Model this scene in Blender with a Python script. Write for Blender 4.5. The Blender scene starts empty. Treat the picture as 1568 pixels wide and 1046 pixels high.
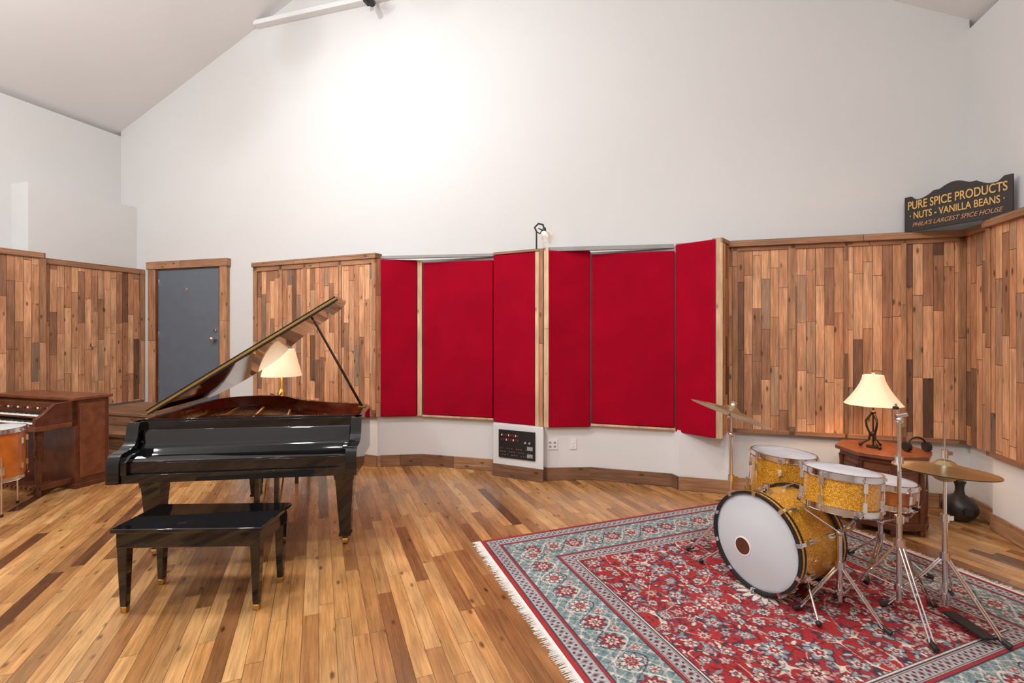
import bpy, bmesh, math, random
import numpy as np
from mathutils import Matrix, Vector
random.seed(7)
# ---------------------------------------------------------------- helpers
def lin(c):
    c=c/255.0
    return c/12.92 if c<=0.04045 else ((c+0.055)/1.055)**2.4
def S(r,g,b): return (lin(r),lin(g),lin(b),1.0)

class NT:
    def __init__(s,name):
        s.mat=bpy.data.materials.new(name); s.mat.use_nodes=True
        s.t=s.mat.node_tree; s.n=s.t.nodes; s.l=s.t.links
        s.b=s.n['Principled BSDF']
    def node(s,typ,**kw):
        n=s.n.new(typ)
        for k,v in kw.items(): setattr(n,k,v)
        return n
    def put(s,sock,v):
        if isinstance(v,bpy.types.NodeSocket): s.l.new(v,sock)
        else: sock.default_value=v
    def m(s,op,a,b=0.0,c=0.0,clamp=False):
        n=s.node('ShaderNodeMath',operation=op); n.use_clamp=clamp
        s.put(n.inputs[0],a); s.put(n.inputs[1],b); s.put(n.inputs[2],c)
        return n.outputs[0]
    def comb(s,x,y,z=0.0):
        n=s.node('ShaderNodeCombineXYZ'); s.put(n.inputs[0],x); s.put(n.inputs[1],y); s.put(n.inputs[2],z); return n.outputs[0]
    def noise(s,vec,scale,detail=4,rough=0.55):
        n=s.node('ShaderNodeTexNoise'); 
        if vec is not None: s.l.new(vec,n.inputs['Vector'])
        n.inputs['Scale'].default_value=scale; n.inputs['Detail'].default_value=detail; n.inputs['Roughness'].default_value=rough
        return n.outputs['Fac']
    def mr(s,v,a,b,c,d):
        n=s.node('ShaderNodeMapRange'); s.put(n.inputs[0],v)
        for i,x in enumerate((a,b,c,d)): n.inputs[i+1].default_value=x
        return n.outputs[0]
    def ramp(s,v,stops,interp='LINEAR'):
        n=s.node('ShaderNodeValToRGB'); n.color_ramp.interpolation=interp
        e=n.color_ramp.elements
        while len(e)<len(stops): e.new(0.5)
        for i,(p,c) in enumerate(stops): e[i].position=p; e[i].color=c
        s.put(n.inputs[0],v); return n.outputs[0]
    def mix(s,f,a,b,mode='MIX'):
        n=s.node('ShaderNodeMix',data_type='RGBA',blend_type=mode)
        s.put(n.inputs[0],f); s.put(n.inputs[6],a); s.put(n.inputs[7],b); return n.outputs[2]
    def bump(s,h,strength=0.3,dist=0.01):
        n=s.node('ShaderNodeBump'); n.inputs['Strength'].default_value=strength; n.inputs['Distance'].default_value=dist
        s.l.new(h,n.inputs['Height']); s.l.new(n.outputs[0],s.b.inputs['Normal'])
    def obj(s): return s.node('ShaderNodeTexCoord').outputs['Object']

def plain(name,col,rough=0.5,metal=0.0,coat=0.0,var=0.08,scale=6.0,bump=0.0,bscale=80,emis=None,spec=None):
    t=NT(name); o=t.obj()
    f=t.noise(o,scale,2)
    d=tuple(max(0,c*(1-var)) for c in col[:3])+(1,); l=tuple(min(1,c*(1+var)) for c in col[:3])+(1,)
    c=t.ramp(f,[(0.3,d),(0.7,l)])
    t.l.new(c,t.b.inputs['Base Color'])
    t.b.inputs['Roughness'].default_value=rough; t.b.inputs['Metallic'].default_value=metal
    t.b.inputs['Coat Weight'].default_value=coat; t.b.inputs['Coat Roughness'].default_value=0.03
    if spec is not None: t.b.inputs['Specular IOR Level'].default_value=spec
    if bump>0:
        t.bump(t.noise(o,bscale,1),bump,0.004)
    if emis:
        t.b.inputs['Emission Color'].default_value=emis[0]; t.b.inputs['Emission Strength'].default_value=emis[1]
    return t.mat

def planks(name,width,length,stops,along_u=False,rough=0.6,gap=0.0025,grain=(45,2.6),gstr=(0.62,1.3),bump=0.4,knots=True,coat=0.0,gapcol=(0.02,0.011,0.006,1)):
    t=NT(name)
    uv=t.node('ShaderNodeUVMap'); uv.uv_map='UVMap'
    sp=t.node('ShaderNodeSeparateXYZ'); t.l.new(uv.outputs[0],sp.inputs[0])
    a,b=sp.outputs[0],sp.outputs[1]
    if along_u: a,b=b,a
    ax=t.m('DIVIDE',a,width); col=t.m('FLOOR',ax); fx=t.m('FRACT',ax)
    def wn1(v):
        n=t.node('ShaderNodeTexWhiteNoise',noise_dimensions='1D'); t.l.new(v,n.inputs['W']); return n.outputs['Value']
    r1=wn1(col); r2=wn1(t.m('ADD',col,51.3))
    k=t.m('MULTIPLY_ADD',r2,0.7,0.65)
    bl=t.m('ADD',t.m('MULTIPLY',t.m('DIVIDE',b,length),k),t.m('MULTIPLY',r1,17.3))
    row=t.m('FLOOR',bl); fy=t.m('FRACT',bl)
    n=t.node('ShaderNodeTexWhiteNoise',noise_dimensions='2D'); t.l.new(t.comb(col,row),n.inputs['Vector']); rc=n.outputs['Value']
    ex=t.m('MULTIPLY',t.m('MINIMUM',fx,t.m('SUBTRACT',1.0,fx)),width)
    ey=t.m('MULTIPLY',t.m('MINIMUM',fy,t.m('SUBTRACT',1.0,fy)),length)
    ed=t.m('MINIMUM',ex,ey)
    gm=t.mr(ed,gap*0.3,gap,0.0,1.0)
    base=t.ramp(rc,stops)
    gv=t.comb(t.m('MULTIPLY',a,grain[0]),t.m('MULTIPLY',b,grain[1]),t.m('MULTIPLY',rc,90.0))
    g=t.noise(gv,1.0,4,0.65)
    gv2=t.comb(t.m('MULTIPLY',a,grain[0]*4),t.m('MULTIPLY',b,grain[1]*3),t.m('MULTIPLY',rc,50.0))
    g2=t.noise(gv2,1.0,1,0.6)
    bl2=t.noise(t.comb(t.m('MULTIPLY',a,9.0),t.m('MULTIPLY',b,3.0),t.m('MULTIPLY',rc,33.0)),1.0,1)
    f=t.m('MULTIPLY',t.mr(g,0.3,0.7,gstr[0],gstr[1]),t.mr(g2,0.3,0.7,0.82,1.14))
    f=t.m('MULTIPLY',f,t.mr(bl2,0.3,0.7,0.82,1.14))
    if knots:
        v=t.node('ShaderNodeTexVoronoi'); v.inputs['Scale'].default_value=1.0
        t.l.new(t.comb(t.m('MULTIPLY',a,11.0),t.m('MULTIPLY',b,4.5),t.m('MULTIPLY',rc,20.0)),v.inputs['Vector'])
        kn=t.mr(v.outputs['Distance'],0.07,0.17,0.28,1.0)
        f=t.m('MULTIPLY',f,kn)
    cc=t.comb(f,f,f)
    c=t.mix(1.0,base,cc,'MULTIPLY')
    c=t.mix(gm,gapcol,c)
    t.l.new(c,t.b.inputs['Base Color'])
    rr=t.mr(g,0.3,0.7,rough-0.08,rough+0.1); t.l.new(rr,t.b.inputs['Roughness'])
    t.b.inputs['Coat Weight'].default_value=coat; t.b.inputs['Coat Roughness'].default_value=0.2
    h=t.m('ADD',t.m('MULTIPLY',g,0.25),t.m('ADD',t.m('MULTIPLY',gm,0.9),t.m('MULTIPLY',rc,0.35)))
    t.bump(h,bump,0.004)
    return t.mat

class Bld:
    def __init__(s):
        s.bm=bmesh.new(); s.uv=s.bm.loops.layers.uv.new('UVMap'); s.mats=[]
    def mi(s,mat):
        if mat not in s.mats: s.mats.append(mat)
        return s.mats.index(mat)
    def add(s,verts,faces,mat,M=None,uvs=None):
        M=M or Matrix.Identity(4)
        vs=[s.bm.verts.new(M@Vector(v)) for v in verts]
        k=s.mi(mat)
        for f in faces:
            try: fc=s.bm.faces.new([vs[i] for i in f])
            except ValueError: continue
            fc.material_index=k; fc.smooth=True
            if uvs:
                for lp,i in zip(fc.loops,f): lp[s.uv].uv=uvs[i]
            else:
                # metric box mapping
                pts=[Vector(verts[i]) for i in f]
                nn=(pts[1]-pts[0]).cross(pts[2]-pts[0])
                axx=max(range(3),key=lambda q:abs(nn[q]))
                for lp,p in zip(fc.loops,pts):
                    lp[s.uv].uv=((p.y,p.z),(p.x,p.z),(p.x,p.y))[axx]
    def box(s,x0,x1,y0,y1,z0,z1,mat,M=None):
        v=[(x0,y0,z0),(x1,y0,z0),(x1,y1,z0),(x0,y1,z0),(x0,y0,z1),(x1,y0,z1),(x1,y1,z1),(x0,y1,z1)]
        s.add(v,[(0,3,2,1),(4,5,6,7),(0,1,5,4),(1,2,6,5),(2,3,7,6),(3,0,4,7)],mat,M)
    def frustum(s,cx,cy,z0,z1,w0,w1,mat,M=None):
        a,b=w0/2,w1/2
        v=[(cx-a,cy-a,z0),(cx+a,cy-a,z0),(cx+a,cy+a,z0),(cx-a,cy+a,z0),(cx-b,cy-b,z1),(cx+b,cy-b,z1),(cx+b,cy+b,z1),(cx-b,cy+b,z1)]
        s.add(v,[(0,3,2,1),(4,5,6,7),(0,1,5,4),(1,2,6,5),(2,3,7,6),(3,0,4,7)],mat,M)
    def prism(s,poly,z0,z1,mat,M=None):
        n=len(poly)
        v=[(p[0],p[1],z0) for p in poly]+[(p[0],p[1],z1) for p in poly]
        f=[tuple(range(n-1,-1,-1)),tuple(range(n,2*n))]+[(i,(i+1)%n,n+(i+1)%n,n+i) for i in range(n)]
        s.add(v,f,mat,M)
    def lathe(s,prof,mat,M=None,seg=32,scal=0,scn=8):
        v=[];rings=[]
        for (r,z) in prof:
            if r<1e-6: v.append((0,0,z)); rings.append([len(v)-1])
            else:
                ids=[]
                for i in range(seg):
                    a=2*math.pi*i/seg; rr=r*(1+scal*abs(math.sin(scn*a/2)))
                    v.append((rr*math.cos(a),rr*math.sin(a),z)); ids.append(len(v)-1)
                rings.append(ids)
        f=[]
        for A_,B_ in zip(rings,rings[1:]):
            if len(A_)==1 and len(B_)==1: continue
            for i in range(seg):
                j=(i+1)%seg
                if len(A_)==1: f.append((A_[0],B_[j],B_[i]))
                elif len(B_)==1: f.append((A_[i],A_[j],B_[0]))
                else: f.append((A_[i],A_[j],B_[j],B_[i]))
        s.add(v,f,mat,M)
    def cyl(s,p0,p1,r,mat,r1=None,seg=16,M=None):
        p0=Vector(p0);p1=Vector(p1)
        if M: p0=M@p0; p1=M@p1
        d=p1-p0; L=d.length
        Q=Matrix.Translation(p0)@d.to_track_quat('Z','Y').to_matrix().to_4x4()
        r1=r if r1 is None else r1
        s.lathe([(0,0),(r,0),(r1,L),(0,L)],mat,Q,seg)
    def tube(s,pts,r,mat,seg=10,M=None):
        for a,b in zip(pts,pts[1:]): s.cyl(a,b,r,mat,seg=seg,M=M)
        for p in pts[1:-1]: s.ball(p,r,mat,M)
    def ball(s,c,r,mat,M=None,sz=1.0,seg=14):
        T=(M or Matrix.Identity(4))@Matrix.Translation(Vector(c))
        pr=[(max(0,r*math.sin(math.pi*i/8)) if 0<i<8 else 0,-r*sz*math.cos(math.pi*i/8)) for i in range(9)]
        s.lathe(pr,mat,T,seg)
    def wall(s,p0,p1,z0,z1,th,mat,u0=0.0,swap=False):
        """vertical slab; front face runs p0->p1 (xy); thickness th to the LEFT of p0->p1 direction"""
        p0=Vector(p0);p1=Vector(p1); d=(p1-p0); L=d.length; d/=L; nrm=Vector((-d.y,d.x))*th
        c=[p0,p1,p1+nrm,p0+nrm]
        v=[(q.x,q.y,z0) for q in c]+[(q.x,q.y,z1) for q in c]
        us=[u0,u0+L,u0+L+th,u0-th]
        uv=[(us[i%4],(z0 if i<4 else z1)) for i in range(8)]
        s.add(v,[(0,3,2,1),(4,5,6,7),(0,1,5,4),(1,2,6,5),(2,3,7,6),(3,0,4,7)],mat,None,uv)
    def obj(s,name,parent=None,loc=(0,0,0),rotz=0,bevel=0,shade=35):
        bmesh.ops.recalc_face_normals(s.bm,faces=s.bm.faces)
        me=bpy.data.meshes.new(name); s.bm.to_mesh(me); s.bm.free()
        for m_ in s.mats: me.materials.append(m_)
        me.set_sharp_from_angle(angle=math.radians(shade))
        o=bpy.data.objects.new(name,me); bpy.context.collection.objects.link(o)
        o.location=loc; o.rotation_euler=(0,0,rotz)
        if parent: o.parent=parent
        if bevel:
            b=o.modifiers.new('bevel','BEVEL'); b.width=bevel; b.segments=2; b.limit_method='ANGLE'; b.angle_limit=math.radians(40)
        return o
def empty(name,loc=(0,0,0),rotz=0):
    e=bpy.data.objects.new(name,None); bpy.context.collection.objects.link(e); e.location=loc; e.rotation_euler=(0,0,rotz); e.empty_display_size=0.1; return e
# ---------------------------------------------------------------- materials
M_white=plain('wall_paint',S(210,209,207),0.9,var=0.012,scale=1.2)
M_white_low=plain('lower_wall_paint',S(222,221,219),0.85,var=0.012,scale=1.2)
M_ceil=plain('ceiling_paint',S(226,226,226),0.9,var=0.012,scale=0.8)
M_wood=planks('reclaimed_wall_planks',0.078,0.62,[(0.0,S(84,58,44)),(0.06,S(140,98,72)),(0.22,S(186,130,92)),(0.5,S(206,148,106)),(0.75,S(222,168,124)),(0.86,S(214,156,112)),(0.94,S(170,134,106)),(1.0,S(128,102,84))],rough=0.6,gstr=(0.66,1.24))
M_floor=planks('oak_floor_planks',0.083,0.95,[(0.0,S(94,58,32)),(0.08,S(142,94,54)),(0.3,S(184,130,76)),(0.6,S(202,148,90)),(0.85,S(216,166,108)),(1.0,S(156,108,64))],rough=0.28,gap=0.0016,grain=(38,1.8),bump=0.22,coat=0.3,gstr=(0.70,1.18),gapcol=(0.06,0.03,0.014,1))
M_base=planks('baseboard_wood',0.4,1.3,[(0.0,S(118,82,58)),(0.5,S(150,108,78)),(1.0,S(172,128,92))],along_u=True,rough=0.6,grain=(40,2.0),knots=True)
M_trimw=planks('trim_wood',0.5,1.1,[(0.0,S(136,96,68)),(0.5,S(172,124,88)),(1.0,S(192,142,104))],rough=0.6,grain=(50,2.4))
M_trimh=planks('trim_wood_horizontal',0.5,1.1,[(0.0,S(130,92,66)),(0.5,S(158,114,82)),(1.0,S(176,130,94))],along_u=True,rough=0.6,grain=(50,2.4))
M_pine=planks('pine_edge',0.5,2.5,[(0.0,S(204,168,128)),(1.0,S(218,184,144))],rough=0.6,grain=(60,2),gstr=(0.85,1.1))
M_red=plain('red_fabric',S(158,4,34),0.95,var=0.10,scale=3,bump=0.4,bscale=420,spec=0.1)
M_grey=plain('grey_flashing',S(150,150,146),0.6)
M_door=plain('door_grey_paint',S(98,108,118),0.45,var=0.05)
M_black=plain('piano_black_lacquer',(0.004,0.004,0.005,1),0.06,coat=0.5,var=0.1)
M_blackm=plain('matte_black',(0.012,0.012,0.013,1),0.5)
M_mahog=plain('mahogany_lacquer',S(120,44,24),0.15,coat=0.5,var=0.3,scale=9)
M_lidu=plain('lid_underside_lacquer',S(50,22,16),0.06,coat=0.7,var=0.25,scale=5)
M_gold=plain('brass',S(206,168,96),0.28,metal=1.0)
M_plate=plain('iron_plate_gold',S(150,104,52),0.38,metal=0.7)
M_chrome=plain('chrome',(0.75,0.75,0.76,1),0.12,metal=1.0,var=0.03)
M_steel=plain('string_steel',(0.6,0.56,0.48,1),0.3,metal=1.0)
M_cym=plain('cymbal_bronze',S(214,198,152),0.28,metal=1.0,var=0.10,scale=4)
M_head=plain('drum_head',S(206,208,212),0.55,var=0.03,scale=3)
M_white2=plain('white_plastic',S(235,235,232),0.4,var=0.01)
M_cream=plain('ivory_keys',S(236,230,214),0.3,var=0.02)
M_dwood=plain('dark_brown_wood',S(92,48,28),0.35,var=0.35,scale=10,coat=0.2)
M_mwood=plain('walnut_wood',S(116,64,38),0.4,var=0.3,scale=12,coat=0.2)
M_dark=plain('near_black',S(34,26,22),0.6)
M_iron=plain('wrought_iron',S(48,34,26),0.5,metal=0.4)
M_owood=plain('orange_maple',S(200,110,40),0.25,var=0.2,scale=8,coat=0.5)
M_fringe=plain('rug_fringe',S(232,228,220),0.95,var=0.06,scale=30)
M_redled=plain('red_led',S(170,20,30),0.4)
M_bulb=plain('lamp_bulb',S(255,240,210),0.4,emis=(S(255,214,160),8))
M_shade=plain('lamp_shade_cloth',S(240,214,180),0.9,emis=(S(255,214,168),0.5),var=0.04,scale=5)
M_clay=plain('dark_clay',S(46,38,36),0.4,var=0.3,scale=14)
# gold sparkle
t=NT('gold_sparkle'); v=t.node('ShaderNodeTexVoronoi'); v.inputs['Scale'].default_value=300; t.l.new(t.obj(),v.inputs['Vector'])
sp=t.node('ShaderNodeSeparateColor'); t.l.new(v.outputs['Color'],sp.inputs[0])
t.l.new(t.ramp(sp.outputs[0],[(0,S(176,104,0)),(0.55,S(230,158,16)),(0.9,S(252,204,70)),(1,S(255,240,170))]),t.b.inputs['Base Color'])
t.b.inputs['Metallic'].default_value=0.4; t.b.inputs['Roughness'].default_value=0.36; t.b.inputs['Coat Weight'].default_value=0.8; t.b.inputs['Coat Roughness'].default_value=0.06
M_spark=t.mat
# ---------------------------------------------------------------- room frame
A=Vector((-5.87,7.30)); er=Vector((0.9588,-0.2840)); en=Vector((-0.2840,-0.9588))
def R(r,n): 
    p=A+er*r+en*n; return (p.x,p.y)
def R3(r,n,z): 
    p=R(r,n); return Vector((p[0],p[1],z))
MR=Matrix(((er.x,-en.x,0,A.x),(er.y,-en.y,0,A.y),(0,0,1,0),(0,0,0,1)))  # local (r,-n,z)
MG=Matrix(((er.x,0,en.x,A.x),(er.y,0,en.y,A.y),(0,1,0,0),(0,0,0,1)))   # local (r,z,n)
WID=10.39; DEP=8.5
# floor
b=Bld(); d1=Vector((-0.37,0.929)); dp=Vector((0.929,0.37))
cs=[R(-.15,-.15),R(WID+.15,-.15),R(WID+.15,DEP+.15),R(-.15,DEP+.15)]
uv=[(Vector(c).dot(dp)+20,Vector(c).dot(d1)+20) for c in cs]
b.add([(c[0],c[1],0) for c in cs]+[(c[0],c[1],-.12) for c in cs],[(3,2,1,0),(4,5,6,7),(0,1,5,4),(1,2,6,5),(2,3,7,6),(3,0,4,7)],M_floor,None,uv+uv)
b.obj('floor')
gab=[(0,0),(WID,0),(WID,4.39),(5.2,6.9),(0,4.6)]
b=Bld(); b.prism(gab,-0.15,0,M_white,MG); b.obj('wall_back')
b=Bld(); b.prism(gab,DEP,DEP+.15,M_white,MG); b.obj('wall_front')
b=Bld(); b.box(-.15,0,-DEP-.15,.15,0,4.53,M_white,MR); b.obj('wall_left')
b=Bld(); b.box(WID,WID+.15,-DEP-.15,.15,0,4.31,M_white,MR); b.obj('wall_right')
b=Bld(); b.prism([(-.15,4.534),(5.2,6.9),(WID+.15,4.317),(WID+.15,4.47),(5.2,7.05),(-.15,4.69)],-.15,DEP+.15,M_ceil,MG); b.obj('ceiling')
# left wall furring with its end face
b=Bld(); b.box(0.002,.32,-1.30,-.002,0,3.44,M_white,MR); b.box(.002,.44,-8.4,-1.30,0,2.5,M_white,MR); b.box(.32,.44,-1.30,-.002,0,2.44,M_white,MR); b.obj('wall_left_furring')
# left wood panels
b=Bld()
b.wall(R(.48,1.25),R(.48,.01),.6,2.44,.035,M_wood); b.obj('wood_wall_panel')
b=Bld(); b.wall(R(.53,8.3),R(.53,1.25),.6,2.49,.085,M_wood,u0=3.3); b.obj('wood_wall_panel')
b=Bld(); b.wall(R(.50,1.25),R(.50,.01),2.44,2.51,.16,M_trimh); b.wall(R(.55,8.3),R(.55,1.25),2.49,2.56,.2,M_trimh,u0=2)
b.wall(R(.545,1.31),R(.545,1.24),.6,2.49,.03,M_trimw); b.wall(R(.497,.07),R(.497,.01),.6,2.44,.03,M_trimw); b.obj('trim_1',bevel=.004)
b=Bld(); b.wall(R(.465,8.3),R(.465,1.9),.0,.15,.02,M_base); b.obj('baseboard_left')
# landing + steps under door
b=Bld()
def planked_box(b,r0,r1,n0,n1,z0,z1):
    b.wall(R(r0,n1),R(r1,n1),z0,z1-.04,.03,M_base,u0=.7)
    b.wall(R(r1,n1),R(r1,n0),z0,z1-.04,.03,M_base,u0=.2)
    b.box(r0,r1+.02,-n1-.02,-n0,z1-.04,z1,M_base,MR)
planked_box(b,.5,2.15,.02,.80,.0,.57); planked_box(b,.6,1.75,.82,1.10,.0,.38); planked_box(b,.6,1.75,1.12,1.40,0,.19)
b.obj('wooden_steps',bevel=.004)
# door
b=Bld(); b.box(.79,1.92,-.035,-.003,.57,2.49,M_door,MR)
b.cyl(MR@Vector((1.85,-.035,1.50)),MR@Vector((1.85,-.085,1.50)),.022,M_chrome); b.ball(MR@Vector((1.85,-.1,1.50)),.032,M_chrome)
b.cyl(MR@Vector((1.85,-.035,1.62)),MR@Vector((1.85,-.055,1.62)),.022,M_chrome)
b.box(1.30,1.345,-.045,-.035,2.16,2.22,M_chrome,MR)
for z in (.8,1.5,2.25): b.box(.795,.815,-.045,-.033,z,z+.1,M_chrome,MR)
b.obj('door_1',bevel=.002)
b=Bld(); b.wall(R(.62,.06),R(.76,.06),.57,2.50,.058,M_trimw); b.wall(R(1.94,.06),R(2.06,.06),.57,2.50,.058,M_trimw,u0=1); b.wall(R(.60,.07),R(2.08,.07),2.50,2.61,.068,M_trimh)
b.box(.755,.79,-.05,-.003,.57,2.5,M_dwood,MR); b.box(1.92,1.945,-.05,-.003,.57,2.5,M_dwood,MR); b.box(.755,1.945,-.05,-.003,2.485,2.505,M_dwood,MR); b.obj('trim_2',bevel=.003)
# ---------------------------------------------------------------- back wall furring & panels
W0=(-3.46,6.52); W1=(-1.59,5.70)
P=[(-1.551,5.72),(-1.07,5.78),(-.215,5.54),(.29,5.27),(.38,5.19),(.845,5.22),(1.668,4.97),(1.96,4.65)]
def wz(x): return 5.561-.2962*x-.006
low=[(W0[0],W0[1]+.04),(W1[0],W1[1]+.05)]+[(p[0],p[1]+.055) for p in P[:6]]+[(1.66,5.025),(1.69,4.93),(2.14,4.80),(2.17,4.90)]
b=Bld(); b.prism(low+[(x,wz(x)) for x in (2.17,-3.46)],0,.6,M_white_low)
b.obj('wall_back_lower_furring')
up=[(W0[0],W0[1]+.04),(W1[0],W1[1]+.05)]+[(p[0],p[1]+.057) for p in P[:7]]+[(1.975,4.71),(2.03,4.71),(2.10,4.90)]
b=Bld(); b.prism(up+[(x,wz(x)) for x in (2.10,-3.46)],.602,2.46,M_grey); b.obj('wall_back_upper_furring')
# baseboards
b=Bld()
pts=low[:-1]
for i in range(len(pts)-1):
    p0=Vector(pts[i]);p1=Vector(pts[i+1]); d=(p1-p0)
    if d.length<.03: continue
    nn=Vector((d.y,-d.x)).normalized()*.02
    b.wall(p0+nn,p1+nn,0.001,.135,.018,M_base,u0=i*1.7)
b.obj('baseboard_back',bevel=.003)
b=Bld(); b.wall(R(8.42,.02),R(WID-.02,.02),.001,.135,.018,M_base); b.obj('baseboard_back_right',bevel=.003)
# left wood wall panel (by piano)
def lerp(a,c,t): return (a[0]+(c[0]-a[0])*t,a[1]+(c[1]-a[1])*t)
b=Bld(); b.wall(W0,W1,.6,2.46,.035,M_wood,u0=1.1); b.wall(W1,(P[0][0]+.02,P[0][1]+.04),.6,2.46,.02,M_wood,u0=5); b.obj('wood_wall_panel')
b=Bld()
dW=(Vector(W1)-Vector(W0)).normalized(); nW=Vector((dW.y,-dW.x))
w0=Vector(W0)+nW*.015; w1=Vector(W1)+nW*.015
for a_,c_ in ((0,.035),(.235,.26),(.44,.465),(.72,.745),(.97,1.0)):
    b.wall(lerp(w0,w1,a_),lerp(w0,w1,c_),.6,2.46,.014,M_trimw,u0=a_*9)
b.wall(w0,w1,2.40,2.46,.014,M_trimh); b.wall(w0+nW*.02-dW*.01,w1+nW*.02+dW*.015,2.46,2.52,.12,M_trimh,u0=.4); b.wall(w0,w1,.6,.65,.014,M_trimh)
b.obj('trim_3',bevel=.003)
# right wood wall panel
b=Bld(); b.wall(R(8.36,.05),R(WID-.045,.05),.6,2.44,.045,M_wood,u0=7.7); b.obj('wood_wall_panel')
b=Bld()
for r0,r1 in ((8.43,8.48),(8.93,8.99),(9.40,9.43),(9.85,9.89),(10.28,10.335)):
    b.wall(R(r0,.064),R(r1,.064),.6,2.44,.013,M_trimw,u0=r0)
b.wall(R(8.42,.064),R(WID-.05,.064),2.40,2.44,.013,M_trimh); b.wall(R(8.36,.10),R(WID-.05,.10),2.44,2.50,.098,M_trimh); b.wall(R(8.42,.064),R(WID-.05,.064),.6,.64,.013,M_trimh)
b.obj('trim_4',bevel=.003)
# right wall wood panels
b=Bld(); b.wall(R(WID-.05,.055),R(WID-.05,.45),.6,2.44,.045,M_wood,u0=2.2); b.obj('wood_wall_panel')
b=Bld(); b.wall(R(WID-.11,.46),R(WID-.11,5.5),.6,2.44,.10,M_wood,u0=4.2); b.obj('wood_wall_panel')
b=Bld(); b.wall(R(WID-.09,.05),R(WID-.09,.45),2.44,2.50,.088,M_trimh); b.wall(R(WID-.15,.45),R(WID-.15,5.5),2.44,2.50,.148,M_trimh)
b.wall(R(WID-.125,.45),R(WID-.125,.50),.6,2.44,.013,M_trimw); b.wall(R(WID-.065,.40),R(WID-.065,.45),.6,2.44,.013,M_trimw,u0=1)
b.wall(R(WID-.125,.46),R(WID-.125,5.5),.6,.64,.013,M_trimh); b.obj('trim_5',bevel=.003)
b=Bld(); b.box(WID-.08,WID-.003,-5.5,-.46,0,.598,M_white_low,MR); b.obj('wall_right_furring')
b=Bld(); b.wall(R(WID-.02,.04),R(WID-.02,.455),.001,.135,.018,M_base); b.wall(R(WID-.10,.46),R(WID-.10,5.5),.001,.135,.018,M_base); b.obj('baseboard_right',bevel=.003)
# acoustic panels
def acoustic(p0,p1,z0,z1,mat=M_red):
    b=Bld(); b.wall(p0,p1,z0,z1,.05,mat); o=b.obj('acoustic_panel',bevel=.012); return o
def shr(p0,p1,a,c):
    p0=Vector(p0);p1=Vector(p1); d=(p1-p0).normalized(); return p0+d*a,p1-d*c
q=shr(P[0],P[1],.005,.06); acoustic(q[0],q[1],.595,2.45)
def back(p,k): return Vector((p[0],p[1]+k))
q=shr(P[1],P[2],.012,.004); acoustic(q[0],q[1],.615,2.42)
q=shr(P[2],P[3],.0,.045); acoustic(q[0],q[1],.575,2.47)
q=shr(P[4],P[5],.012,.0); acoustic(q[0],q[1],.575,2.47)
q=shr(P[5],P[6],.01,.005); acoustic(q[0],q[1],.615,2.43)
q=shr(P[6],P[7],.0,.012); acoustic(q[0],q[1],.575,2.49)
# pine edges
b=Bld()
q=shr(P[0],P[1],.43,.0); b.wall(q[0],q[1],.6,2.45,.05,M_pine)
q=shr(P[2],P[3],.527,.0); b.wall(q[0],q[1],.575,2.5,.05,M_pine)
b.wall((P[3][0]+.002,P[3][1]-.004),(P[3][0]+.042,P[3][1]-.03),.575,2.5,.055,M_trimw)
b.wall((P[3][0]+.05,P[3][1]-.05),(P[4][0]+.008,P[4][1]-.002),.575,2.5,.045,M_pine,u0=1)
q=shr(P[1],P[2],.0,.0); b.wall(q[0],q[1],.59,.612,.05,M_pine); q=shr(P[5],P[6],0,0); b.wall(q[0],q[1],.59,.612,.05,M_pine)
pe=Vector(P[7]); de=(Vector(P[7])-Vector(P[6])).normalized()
b.wall(pe-de*.01,pe+Vector((.055,.0)),.575,2.50,.05,M_pine); b.wall((2.02,4.66),(2.175,4.87),.6,2.46,.03,M_wood,u0=2)
b.wall((2.01,4.64),(2.19,4.86),2.46,2.5,.1,M_trimh)
b.wall(back(P[2],-.01),back(P[3],-.01),2.472,2.50,.09,M_trimh)
b.obj('trim_6',bevel=.003)
b=Bld()
b.wall((P[0][0],P[0][1]+.03),(P[2][0],P[2][1]+.02),2.463,2.495,.05,M_grey); b.wall((P[4][0]-.03,P[4][1]+.03),(P[6][0],P[6][1]+.045),2.463,2.505,.04,M_grey); b.wall((P[6][0]+.01,P[6][1]+.02),(2.1,4.83),2.463,2.505,.04,M_grey); b.obj('trim_7')
# white box with audio patch panel
bx0=Vector((-.21,5.43)); bx1=Vector((.335,5.17))
b=Bld(); dB=(bx1-bx0).normalized(); 
poly=[bx0,bx1,(.335,5.27),(-.21,5.53)]
b.prism([tuple(p) for p in poly],0,.572,M_white_low); b.obj('wall_back_wiring_box',bevel=.003)
b=Bld(); nB=Vector((dB.y,-dB.x)); b.wall(bx0+nB*.02,bx1+nB*.02,0.001,.135,.018,M_base,u0=4); b.obj('baseboard_box')
b=Bld()
MB=Matrix(((dB.x,0,nB.x,bx0.x),(dB.y,0,nB.y,bx0.y),(0,1,0,0),(0,0,0,1)))
b.prism([(.075,.215),(.51,.215),(.51,.52),(.075,.52)],.002,.014,M_blackm,MB)
for i in range(8):
    for k in range(2): b.prism([(.11+i*.028,.455-k*.05),(.121+i*.028,.455-k*.05),(.121+i*.028,.475-k*.05),(.11+i*.028,.475-k*.05)],.014,.018,M_redled if (i+k)%3 else M_white2,MB)
for i in range(14):
    for k in range(3):
        x=.10+i*.028; z=.25+k*.035
        if (i*7+k*3)%4: b.cyl((x,z,.014),(x,z,.02),.006,M_chrome if k else M_steel,seg=8,M=MB)
for x in (.40,.45): b.cyl((x,.40,.014),(x,.40,.026),.012,M_grey,seg=12,M=MB)
for z in (.34,.26): b.prism([(.42,z-.02),(.485,z-.02),(.485,z+.02),(.42,z+.02)],.014,.018,M_grey,MB)
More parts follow.
